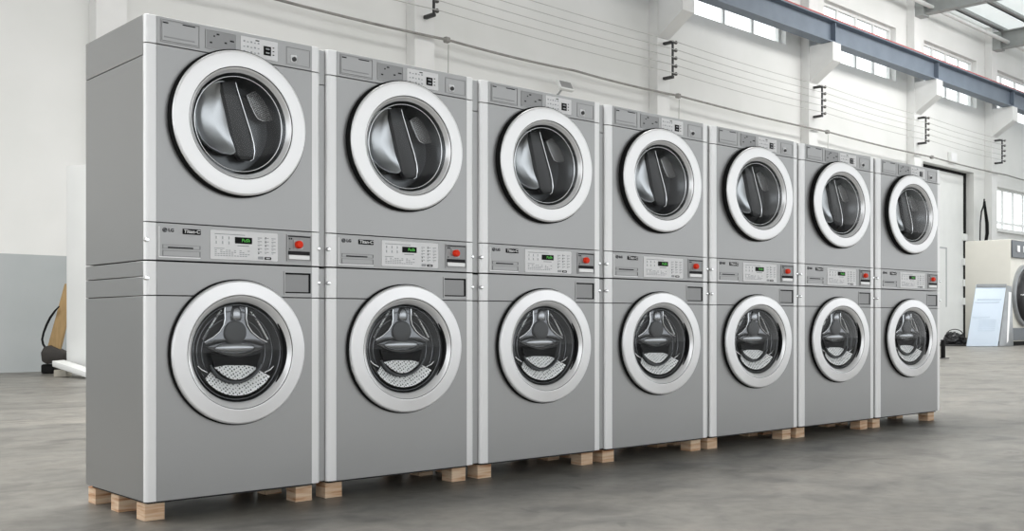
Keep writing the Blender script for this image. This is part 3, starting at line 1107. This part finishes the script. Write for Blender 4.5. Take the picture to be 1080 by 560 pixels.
for k, (u0, u1, z0, z1) in enumerate(wins + [lower]):
    low_w = k == len(wins)
    r = struct(empty(f'window_{k + 1}', W((u0 + u1) / 2, 0, z0)), None)

    def rel(mb_):
        mb_.bm.transform(Matrix.Translation(-W((u0 + u1) / 2, 0, z0)))
        return mb_
    b = MB()
    fw = 0.06 if low_w else 0.09
    wbox(b, u0, u1, -0.30, -0.20, z0, z0 + fw)
    wbox(b, u0, u1, -0.30, -0.20, z1 - fw, z1)
    wbox(b, u0, u0 + fw, -0.30, -0.20, z0 + fw, z1 - fw)
    wbox(b, u1 - fw, u1, -0.30, -0.20, z0 + fw, z1 - fw)
    rel(b).build('window_frame', M['white_paint'], r, 0)
    if low_w:
        mull = [wall_uz(px, 200, -0.25)[0] for px in (1057, 1068, 1078.5, 1089)]
    else:
        mull = [u0 + (u1 - u0) * t for t in (0.25, 0.5, 0.75)]
    for m_ in mull:
        b = MB()
        wbox(b, m_ - 0.045, m_ + 0.045, -0.285, -0.215, z0 + fw, z1 - fw)
        rel(b).build('mullion', M['white_paint'], r, 0)
    if low_w:
        b = MB()
        wbox(b, u0 + fw, u1 - fw, -0.28, -0.22, z0 + 0.26, z0 + 0.36)
        rel(b).build('transom', M['white_paint'], r, 0)
    b = MB()
    wbox(b, u0 + fw * .5, u1 - fw * .5, -0.253, -0.247, z0 + fw * .5, z1 - fw * .5)
    rel(b).build('pane', M['pane'], r, 0)
b = MB()
wbox(b, lower[0] - 0.15, lower[1] + 0.1, 0.0, 0.16, lower[2] - 0.16, lower[2] - 0.02, 0.01)
struct(b.build('trim_1', M['plaster'], None, 0), 'window sill')

# columns with corbels
for i, u in enumerate(COLU):
    c = MB()
    wbox(c, u - CW, u + CW, 0.0, 0.30, 0.0, 13.2, 0.01)
    o = struct(c.build('column', M['plaster'], None, 0), None)
    b = MB()
    pr = [W(u - CW + 0.02, 0.301, 8.42), W(u - CW + 0.02, 0.301, 9.55), W(u - CW + 0.02, 1.12, 9.55), W(u - CW + 0.02, 1.12, 8.98)]
    b.prism(pr, WD * (2 * CW - 0.04), 0.01, 1)
    b.build('corbel', M['plaster'], o, 0)

# crane girder: I section with a red rail
g = MB()
sec = [(0.70, 9.552), (1.08, 9.552), (1.08, 9.592), (0.915, 9.602), (0.915, 10.19), (1.12, 10.20), (1.12, 10.24), (0.66, 10.24), (0.66, 10.20), (0.865, 10.19), (0.865, 9.602), (0.70, 9.592)]
g.prism([W(UMIN + 1, d, z) for d, z in sec], WD * (UMAX - UMIN - 2), 0.0)
gr = g.build('crane_girder', M['beam_blue'], None, 0)
tag(gr, 'long blue grey crane girder on corbels high along the white wall', 'girder')
b = MB()
wbox(b, UMIN + 1, UMAX - 1, 0.78, 1.122, 10.241, 10.278)
b.build('rail', M['rail_red'], gr, 0)
for i, u in enumerate(COLU[1:]):
    b = MB()
    wbox(b, u - 0.02, u + 0.02, 0.70, 1.08, 9.60, 10.19)
    b.build('stiffener', M['beam_blue'], gr, 0)

# rafters, purlins, roof
RZ = 12.0
for i, u in enumerate(COLU):
    b = MB()
    sec = [(-0.17, RZ), (0.17, RZ), (0.17, RZ + 0.03), (0.02, RZ + 0.03), (0.02, RZ + 0.66), (0.17, RZ + 0.66), (0.17, RZ + 0.70), (-0.17, RZ + 0.70), (-0.17, RZ + 0.66), (-0.02, RZ + 0.66), (-0.02, RZ + 0.03), (-0.17, RZ + 0.03)]
    b.prism([W(u + a, 0.305, z) for a, z in sec], WN * 30, 0)
    o = b.build('roof_rafter', M['steel_grey'], None, 0)
    o['kind'] = 'structure'
    b = MB()
    wbox(b, u - 0.24, u + 0.24, 0.302, 0.62, RZ - 0.05, RZ + 0.64)
    b.build('rafter_shoe', M['steel_grey'], o, 0)
    b = MB()
    wbox(b, u - 0.19, u + 0.19, 3.50, 3.53, RZ - 0.02, RZ + 0.70)
    b.build('splice_plate', M['iron'], o, 0)
b = MB()
for d in (0.55, 1.75, 5.2, 8.6, 12.0, 15.5, 19.0, 22.5, 26.0):
    b = MB()
    wbox(b, UMIN + 2, UMAX - 2, d, d + 0.09, RZ + 0.705, RZ + 0.90)
    wbox(b, UMIN + 2, UMAX - 2, d, d + 0.22, RZ + 0.705, RZ + 0.725)
    o = b.build('roof_purlin', M['steel_grey'], None, 0)
    o['kind'] = 'structure'
b = MB()
b.tube([W(UMIN + 2, 0.85, RZ + 0.22), W(UMAX - 2, 0.85, RZ + 0.22)], 0.075, 12)
o = b.build('eaves_strut', M['roof'], None)
o['kind'] = 'structure'
b = MB()
n_r = 1
wbox(b, UMIN, COLU[4], -0.4, 42, RZ + 0.905, RZ + 0.96)
struct(b.build('ceiling', M['roof'], None, 0), 'pale sheet roof')
b = MB()
wbox(b, COLU[4] + 0.001, UMAX, -0.4, 42, RZ + 0.905, RZ + 0.96)
struct(b.build('ceiling', M['roof_brightened'], None, 0), 'roof sheets over the far bays, made translucent to brighten them')

# sliding door
root = struct(empty('door_1', W((DU0 + DU1) / 2, -0.3, 0)), 'tall white factory door')


def relp(mb_, o=root):
    mb_.bm.transform(Matrix.Translation(-o.location))
    return mb_


b = MB()
wbox(b, DU0 + 0.02, DU1 - 0.30, -0.36, -0.30, 0.01, DZ - 0.12, 0.005)
relp(b).build('door_leaf', M['door_paint'], root, 0)
b = MB()
wbox(b, DU0, DU1, -0.37, -0.31, DZ - 0.12, DZ)
wbox(b, DU1 - 0.30, DU1, -0.37, -0.31, 0.0, DZ - 0.12)
relp(b).build('door_seal', M['rubber'], root, 0)
pu0 = wall_uz(989, 300, -0.3)[0]
pu1 = wall_uz(998, 300, -0.3)[0]
b = MB()
wbox(b, pu1 - 0.03, pu1 + 0.03, -0.30, -0.285, 1.4, 3.75)
wbox(b, pu0, pu1, -0.30, -0.285, 3.70, 3.75)
relp(b).build('wicket_edge', M['print'], root, 0)
su = wall_uz(987, 300, -0.3)[0]
b = MB()
wbox(b, DU0 + 1.15, DU0 + 1.19, -0.30, -0.285, 0.05, DZ - 0.15)
relp(b).build('leaf_joint', M['print'], root, 0)
for zz in (1.5, 2.25, 3.1, 4.1):
    b = MB()
    wbox(b, DU1 - 0.40, DU1 - 0.05, -0.31, -0.22, zz, zz + 0.28, 0.01)
    relp(b).build('hinge', M['white_paint'], root, 0)

# ---- brackets with insulators
WIREZ = None
brk = None
for i, (u, px) in enumerate(zip(COLU[2:7], (448, 700, 858, 968, 1049))):
    _, zt = wall_uz(709, 44, 0.6)
    _, zb = wall_uz(709, 81.0, 0.6)
    r = empty('insulator_bracket', W(u, 0.31, zb))
    what = ['beside the top of the second dryer, leftmost', 'above the fourth dryer', 'above the sixth dryer', 'above the farthest dryer', 'left above the small window, rightmost'][i]
    tag(r, f'dark iron insulator bracket on the wall column {what}', 'bracket', 'iron brackets on the wall columns')

    def rr(mb_):
        mb_.bm.transform(Matrix.Translation(-r.location))
        return mb_
    for z in (zb, zt):
        b = MB()
        wbox(b, u - 0.05, u + 0.05, 0.305, 0.62, z - 0.035, z + 0.035, 0.008)
        rr(b).build('arm', M['iron'], r, 0)
    b = MB()
    wbox(b, u - 0.024, u + 0.024, 0.575, 0.625, zb + 0.036, zt - 0.036, 0.006)
    rr(b).build('bar', M['iron'], r, 0)
    zz = [zb + 0.06 + (zt - zb - 0.1) * k / 4 for k in range(5)]
    WIREZ = zz
    for z in zz:
        b = MB()
        q = W(u, 0.63, z)
        b.tube([q, q + WN * 0.03, q + WN * 0.05, q + WN * 0.09, q + WN * 0.11], [0.018, 0.02, 0.045, 0.05, 0.03], 12)
        rr(b).build('insulator', M['porcelain'], r)
# wires strung on them
for k, z in enumerate(WIREZ):
    pts = []
    uu = [COLU[1]] + COLU[2:7]
    for a, bq in zip(uu[:-1], uu[1:]):
        for t in range(8):
            s = t / 8
            pts.append(W(a + (bq - a) * s, 0.76, z - 0.05 * 4 * s * (1 - s)))
    pts.append(W(uu[-1], 0.76, z))
    b = MB().tube(pts, 0.009, 6)
    o = b.build('wire', M['wire'])
    nm = ['lowest', 'second lowest', 'middle', 'second highest', 'topmost'][k]
    tag(o, f'{nm} of the thin grey wires strung between the iron wall brackets', 'wire', 'thin wires along the wall')

# surface cable with drops
zc = 6.95
pts = []
uu = [UMIN + 2] + COLU[1:7]
fix = [wall_uz(p, 100)[0] for p in (60, 250, 460, 594, 704, 862, 973, 1052, 1090)]
for a, bq in zip(fix[:-1], fix[1:]):
    for t in range(8):
        s = t / 8
        pts.append(W(a + (bq - a) * s, 0.38, zc - 0.035 * 4 * s * (1 - s)))
b = MB().tube(pts, 0.029, 8)
o = b.build('cable', M['cable'])
tag(o, 'long grey cable sagging across the white wall above the machines', 'cable')
for p in (460, 704, 862, 973):
    u, _ = wall_uz(p, 100)
    b = MB()
    wbox(b, u - 0.07, u + 0.07, 0.30, 0.42, zc - 0.06, zc + 0.06, 0.02)
    b.build('clip', M['cable'], o, 0)
for p, L_, nm in ((460, 0.9, 'above the second dryer'), (704, 1.1, 'above the fourth dryer'), (862, 0.9, 'above the sixth dryer')):
    u, _ = wall_uz(p, 100)
    b = MB().tube([W(u + 0.05, 0.36, zc - 0.09), W(u + 0.05, 0.35, zc - 0.5), W(u + 0.06, 0.33, zc - L_ - 0.6)], 0.014, 6)
    q = b.build('drop_wire', M['wire'])
    tag(q, f'thin grey wire dropping from the wall cable {nm}', 'wire', 'drop wires under the wall cable')

# floodlight on the wall
u, z = wall_uz(594, 91, 0.4)
r = empty('wall_floodlight', W(u, 0.0, z))
tag(r, 'small white floodlight on the wall above the third dryer', 'lamp')
tilt = Matrix.Translation(W(u, 0.45, z) - r.location) @ Matrix.Rotation(WA, 4, 'Z') @ Matrix.Rotation(math.radians(-28), 4, 'X')
b = MB().box(-0.24, 0.24, -0.05, 0.05, -0.13, 0.13, 0.02, 2, tilt)
b.build('housing', M['white_paint'], r)
b = MB().box(-0.20, 0.20, -0.058, -0.051, -0.095, 0.095, 0.004, 1, tilt)
b.build('lens', M['panel'], r)
b = MB()
b.tube([Vector((0, 0, -0.25)), W(u, 0.25, z - 0.16) - r.location, W(u, 0.40, z - 0.02) - r.location], 0.025, 8)
b.build('arm', M['print'], r)
# junction box above door
u, z = wall_uz(1004, 166, 0.05)
b = MB()
wbox(b, u - 0.28, u + 0.28, 0.001, 0.14, z - 0.2, z + 0.2, 0.02)
o = b.build('junction_box', M['white_paint'], None, 0)
tag(o, 'small white junction box on the wall above the tall door', 'box')
b = MB()
wbox(b, u - 0.24, u + 0.24, 0.141, 0.15, z - 0.16, z + 0.16, 0.004)
b.build('cover', M['membrane'], o, 0)

# hose hung on the column by the small window
u4 = COLU[6]


def H(px, py, d=0.36):
    uu_, zz_ = wall_uz(px, py, d)
    return W(uu_, d, zz_)


r = empty('hanging_hose', H(1038, 212, 0.30))
tag(r, 'black hose looped over a hook on the column beside the small window', 'hose')
b = MB().tube([H(1038, 211), H(1037.4, 217), H(1035.2, 223), H(1034.0, 234), H(1033.6, 252), H(1034.2, 264), H(1036.5, 268), H(1039.2, 258), H(1041.2, 246), H(1041.0, 235), H(1039.6, 225), H(1038.6, 217), H(1038.3, 212)], [0.03, .03, .03, .025, .025, .03, .05, .06, .07, .07, .06, .05, .04], 10)
b.bm.transform(Matrix.Translation(-r.location))
b.build('hose', M['rubber'], r)
b = MB().tube([H(1038, 212, 0.301), H(1038, 212, 0.42), H(1038, 210, 0.44)], 0.03, 8)
b.bm.transform(Matrix.Translation(-r.location))
b.build('hook', M['iron'], r)

# ------------------------------------------------------------------ things at the right
# big cream machine, aligned with the wall; its near left corner shows at px 1066
Zc = 36.0
c0 = ground(1066, Zc)
r = empty('industrial_machine', c0, WA)
tag(r, 'large cream industrial laundry machine with black round door by the window', 'laundry machine')
Wm, Dm, Hm = 2.3, 1.55, 3.62
MB().box(0, Wm, 0.0, Dm, 0.14, Hm, 0.03, 2).build('cabinet', M['cream'], r)
MB().box(0.1, Wm - 0.1, 0.06, Dm - 0.05, 0.0, 0.139, 0.01, 1).build('plinth', M['rubber'], r)
b = MB().box(0.02, Wm - 0.02, -0.05, -0.001, Hm - 0.62, Hm - 0.03, 0.01, 1).build('control_strip', M['slate'], r)
for x in (0.42, 0.95, 1.5):
    MB().box(x, x + 0.22, -0.07, -0.051, Hm - 0.42, Hm - 0.2, 0.02, 1).build('switch', M['membrane'], r)
cz = 1.72
d = MB().lathe([(1.06, -0.001), (1.06, -0.10), (1.03, -0.12), (0.97, -0.13), (0.95, -0.12), (0.94, -0.08)], (Wm / 2, 0, cz), 64).build('door', M['grey_sheet'], r)
MB().lathe([(0.945, -0.09), (0.90, -0.20), (0.7, -0.27), (0.3, -0.30), (0, -0.31)], (Wm / 2, 0, cz), 64).build('door_glass', M['bag'], d, 80)
MB().box(0.16, 0.55, -0.36, -0.26, cz - 0.03, cz + 0.03, 0.02, 2).build('door_handle', M['chrome'], d)
MB().box(0.05, Wm - 0.05, -0.04, -0.001, 0.18, 0.60, 0.01, 1).build('kick_panel', M['slate'], r)

# leaning pale blue sheet and the grey sheet behind it
Zs = 34.9


def S(px, py, dz=0.0):
    return at(px, py, Zs + dz)


bl = ground(1019.5, Zs)
brt = ground(1052.5, Zs)
tl, tr = S(1030, 300, 0.42), S(1061.5, 300, 0.42)
r = empty('sheet_panel', (bl + brt) / 2)
tag(r, 'pale blue sheet metal panel leaning in front of the cream machine', 'panel')
nrm = (brt - bl).cross(tl - bl).normalized()
if nrm.dot(FWD) < 0:
    nrm = -nrm


def onsheet(a, v):
    lo_ = bl.lerp(brt, a)
    hi_ = tl.lerp(tr, a)
    return lo_.lerp(hi_, v) - r.location


up0 = Vector((0, 0, 0.012))
b = MB().prism([onsheet(0, 0) + up0, onsheet(1, 0) + up0, onsheet(1, 1), onsheet(0, 1)], nrm * 0.05, 0.008, 2)
b.build('sheet', M['blue_sheet'], r, 40)
b = MB().prism([onsheet(0.0, 0.955), onsheet(1, 0.955), onsheet(1, 1.005), onsheet(0, 1.005)], -nrm * 0.03, 0.006, 1)
b.build('folded_edge', M['grey_sheet'], r, 40)
b = MB()
for k in range(7):
    v = 0.25 + k * 0.028
    b.prism([onsheet(0.27, v), onsheet(0.82, v), onsheet(0.82, v + 0.016), onsheet(0.27, v + 0.016)], -nrm * 0.008)
b.build('vent_slots', M['blue_line'], r, 0)
for v, a0, a1 in ((0.745, 0.1, 0.9), (0.46, 0.03, 0.6), (0.70, 0.02, 0.85)):
    b = MB().prism([onsheet(a0, v), onsheet(a1, v), onsheet(a1, v + 0.022), onsheet(a0, v + 0.022)], -nrm * 0.008)
    b.build('crease', M['blue_line'], r, 0)
# grey companion
Zs2 = Zs + 0.25
g0, g1 = ground(1053.5, Zs2), ground(1069, Zs2 + 0.25)
h0, h1 = at(1062, 301, Zs2 + 0.42), at(1067, 302, Zs2 + 0.50)
b = MB().prism([g0 + up0, g1 + up0, h1, h0], nrm * 0.04, 0.006, 1)
o = b.build('grey_sheet', M['grey_sheet'], None, 40)
tag(o, 'tapered grey metal sheet leaning just behind the pale blue panel', 'panel')
b = MB().prism([g0.lerp(h0, 0.08).lerp(g1, 0.5) + up0, g0.lerp(g1, 0.62).lerp(h1, 0.08) + up0, g0.lerp(g1, 0.62).lerp(h1, 0.9), g0.lerp(g1, 0.5).lerp(h0.lerp(h1, 0.4), 0.9)], -nrm * 0.006)
b.build('sheet_crease', M['trim'], o, 0)

# black heap by the door
p = ground(1007, 36.2)
r = empty('plastic_sheeting', p)
tag(r, 'heap of black plastic sheeting on the floor beside the tall white door', 'plastic sheeting')
MB().blob((0, 0, 0.16), 0.40, 0.34, 0.26, 1, 0.35, 3.5).build('heap', M['bag'], r, 80)
MB().blob((-0.12, 0.05, 0.34), 0.2, 0.2, 0.13, 5, 0.35, 3).build('fold', M['bag'], r, 80)
q = [Vector((0.30 * math.cos(a) * RGT.x + 0, 0.30 * math.cos(a) * RGT.y, 0.32 + 0.24 * math.sin(a))) for a in [PI * k / 12 for k in range(13)]]
MB().tube(q, 0.014, 8).build('loop', M['rubber'], r)
p = ground(1003, 35.6)
r2 = MB().box(-0.55, 0.75, -0.04, 0.04, 0.0, 0.05, 0.008, 1)
o = r2.build('steel_bar', M['iron'], None, 40, p)
o.rotation_euler.z = math.atan2(RGT.y, RGT.x)
tag(o, 'low dark steel bar lying on the floor before the black heap', 'bar')
# short black post
Zp = 23.6
p = ground(994.6, Zp)
r = empty('bollard', p)
tag(r, 'short black post on the floor just right of the farthest washer', 'post')
MB().box(-0.04, 0.04, -0.04, 0.04, 0.021, 0.42, 0.01, 2).build('post', M['rubber'], r)
MB().box(-0.10, 0.10, -0.10, 0.10, 0.0, 0.02, 0.005, 1).build('foot', M['iron'], r)

# ------------------------------------------------------------------ things at the left
# tall white board on the floor, standing before the wall
Zb = 16.2
a0, a1 = ground(70, Zb), ground(112, Zb - 0.25)
hgt = 3.2
b = MB().prism([a0, a1, a1 + FWD * 0.16, a0 + FWD * 0.16], (0, 0, hgt), 0.012, 2)
o = b.build('white_board', M['white_paint'], None, 40)
tag(o, 'tall white board standing upright by the left wall', 'board')
b = MB().prism([a0 + RGT * 0.02 - FWD * 0.001, a1 - FWD * 0.001, a1 - FWD * 0.012, a0 + RGT * 0.02 - FWD * 0.012], (0, 0, 0.08), 0.002, 1)
b.build('edge_strip', M['trim'], o, 0)
# low white plank on a block
Zl = 15.75
q0, q1 = at(55, 386.5, Zl), at(95, 399.8, Zl - 0.6)
q1.z = max(q1.z, 0.0)
q1.z = 0.004
dirn = (q1 - q0).normalized()
side = (FWD * 0.42)
b = MB().prism([q0, q1, q1 + side, q0 + side], (0, 0, 0.085), 0.008, 2)
o = b.build('white_plank', M['white_paint'], None, 40)
tag(o, 'white plank lying tilted on a beige block at the foot of the white board', 'plank')
pb = ground(63, Zl + 0.12)
b = MB().box(-0.09, 0.09, 0.0, 0.22, 0.0, 0.10, 0.006, 2)
o = b.build('beige_block', M['beige'], None, 40, pb)
o.rotation_euler.z = math.atan2(RGT.y, RGT.x)
tag(o, 'small beige block holding up the white plank', 'block')

# leaning timber with a dark cast shoe, cable loop beside it
Zt = 16.75
f0, f1 = at(54, 377, Zt), at(73.5, 300, Zt + 0.15)
r = empty('leaning_tool', ground(54, Zt))
tag(r, 'tan timber shaft with a dark cast shoe leaning behind the white board', 'tool')
ax = (f1 - f0).normalized()
sd = ax.cross(FWD).normalized()
b = MB().prism([f0 - sd * 0.105 - r.location, f0 + sd * 0.105 - r.location, f1 + sd * 0.085 - r.location, f1 - sd * 0.085 - r.location], FWD * 0.07, 0.012, 2)
b.build('shaft', M['tan'], r, 40)
cpt = ground(53, Zt) - r.location
sh = [at(44, 372, Zt), at(47, 366, Zt), at(53, 364, Zt), at(60, 367, Zt), at(70, 372, Zt), at(70, 379, Zt), at(60, 382, Zt), at(50, 384, Zt), at(45, 381, Zt)]
b = MB().prism([p_ - r.location - FWD * 0.05 for p_ in sh], FWD * 0.2, 0.02, 2)
b.build('shoe', M['tool'], r, 40)
gz = ground(42.5, Zt)
b = MB().box(0, 0.20, 0, 0.2, 0.0, 0.15, 0.03, 2)
mtx = Matrix.Translation(gz - r.location) @ Matrix.Rotation(math.atan2(RGT.y, RGT.x), 4, 'Z')
b.bm.transform(mtx)
b.build('foot', M['rubber'], r, 40)
b = MB()
b.box(0, 0.30, 0, 0.15, 0.0, 0.17, 0.03, 2)
b.bm.transform(Matrix.Translation(ground(53.5, Zt + 0.05) - r.location) @ Matrix.Rotation(math.atan2(RGT.y, RGT.x), 4, 'Z'))
b.build('rear_foot', M['tool'], r, 40)
cab = [at(x, y, Zt + 0.02) - r.location for x, y in ((62.5, 323), (58, 328), (53, 335), (49, 343), (46, 351), (44.5, 358), (45.5, 363), (48, 367))]
b = MB().tube(cab, [0.010, 0.016, 0.020, 0.020, 0.018, 0.018, 0.018, 0.018], 8)
b.build('cable_loop', M['rubber'], r)

# ------------------------------------------------------------------ light
sc = bpy.context.scene
w = bpy.data.worlds.new('World')
sc.world = w
w.use_nodes = True
nt = w.node_tree
bg = nt.nodes['Background']
tc = nt.nodes.new('ShaderNodeTexCoord')
sx = nt.nodes.new('ShaderNodeSeparateXYZ')
nt.links.new(tc.outputs['Generated'], sx.inputs[0])
cr = nt.nodes.new('ShaderNodeValToRGB')
cr.color_ramp.elements[0].position = 0.25
WF = 1.6
cr.color_ramp.elements[0].color = (0.98 * WF, 1.0 * WF, 1.01 * WF, 1)
cr.color_ramp.elements[1].position = 0.8
cr.color_ramp.elements[1].color = (2.2, 2.25, 2.3, 1)
mr = nt.nodes.new('ShaderNodeMapRange')
mr.inputs['From Min'].default_value = -1
mr.inputs['From Max'].default_value = 1
nt.links.new(sx.outputs['Y'], mr.inputs['Value'])
nt.links.new(mr.outputs[0], cr.inputs[0])
nt.links.new(cr.outputs[0], bg.inputs[0])
bg.inputs[1].default_value = 1.0


def area(name, loc_, sx_, sy_, power, rz=0.0, tilt=(0, 0)):
    l = bpy.data.lights.new(name, 'AREA')
    l.shape = 'RECTANGLE'
    l.size, l.size_y = sx_, sy_
    l.energy = power
    l.color = (1.0, 0.99, 0.97)
    l.spread = math.radians(130)
    o = bpy.data.objects.new(name, l)
    COL.objects.link(o)
    o.location = loc_
    o.rotation_euler = (tilt[0], tilt[1], rz)
    return o


RP = 0.5
area('added_roof_fill', (4.0, 8.0, 11.7), 26, 4, 4200 * RP)  # unseen area lights added overhead, brighten the floor behind the row
area('added_roof_fill', (28.0, 9.5, 11.7), 16, 4, 3000 * RP)
area('added_wall_fill', (6.0, 11.5, 11.5), 28, 1.2, 260, WA, (math.radians(55), 0))  # unseen tilted lights added to brighten the back wall
area('added_wall_fill', (34.0, 12.8, 11.5), 16, 1.2, 430, WA, (math.radians(55), 0))

# ------------------------------------------------------------------ camera
cam = bpy.data.cameras.new('camera')
cam.sensor_fit = 'HORIZONTAL'
cam.sensor_width = 36
cam.lens = F / 1080 * 36
cam.shift_y = (HY - 280) / 1080
cam.clip_end = 500
co = bpy.data.objects.new('camera', cam)
COL.objects.link(co)
co.location = CAM
co.rotation_euler = (PI / 2, 0, PHI - PI / 2)
sc.camera = co
sc.view_settings.view_transform = 'Standard'
sc.view_settings.look = 'None'
sc.view_settings.exposure = 0.0
sc.view_settings.gamma = 1.0
sc.view_settings.use_curve_mapping = False
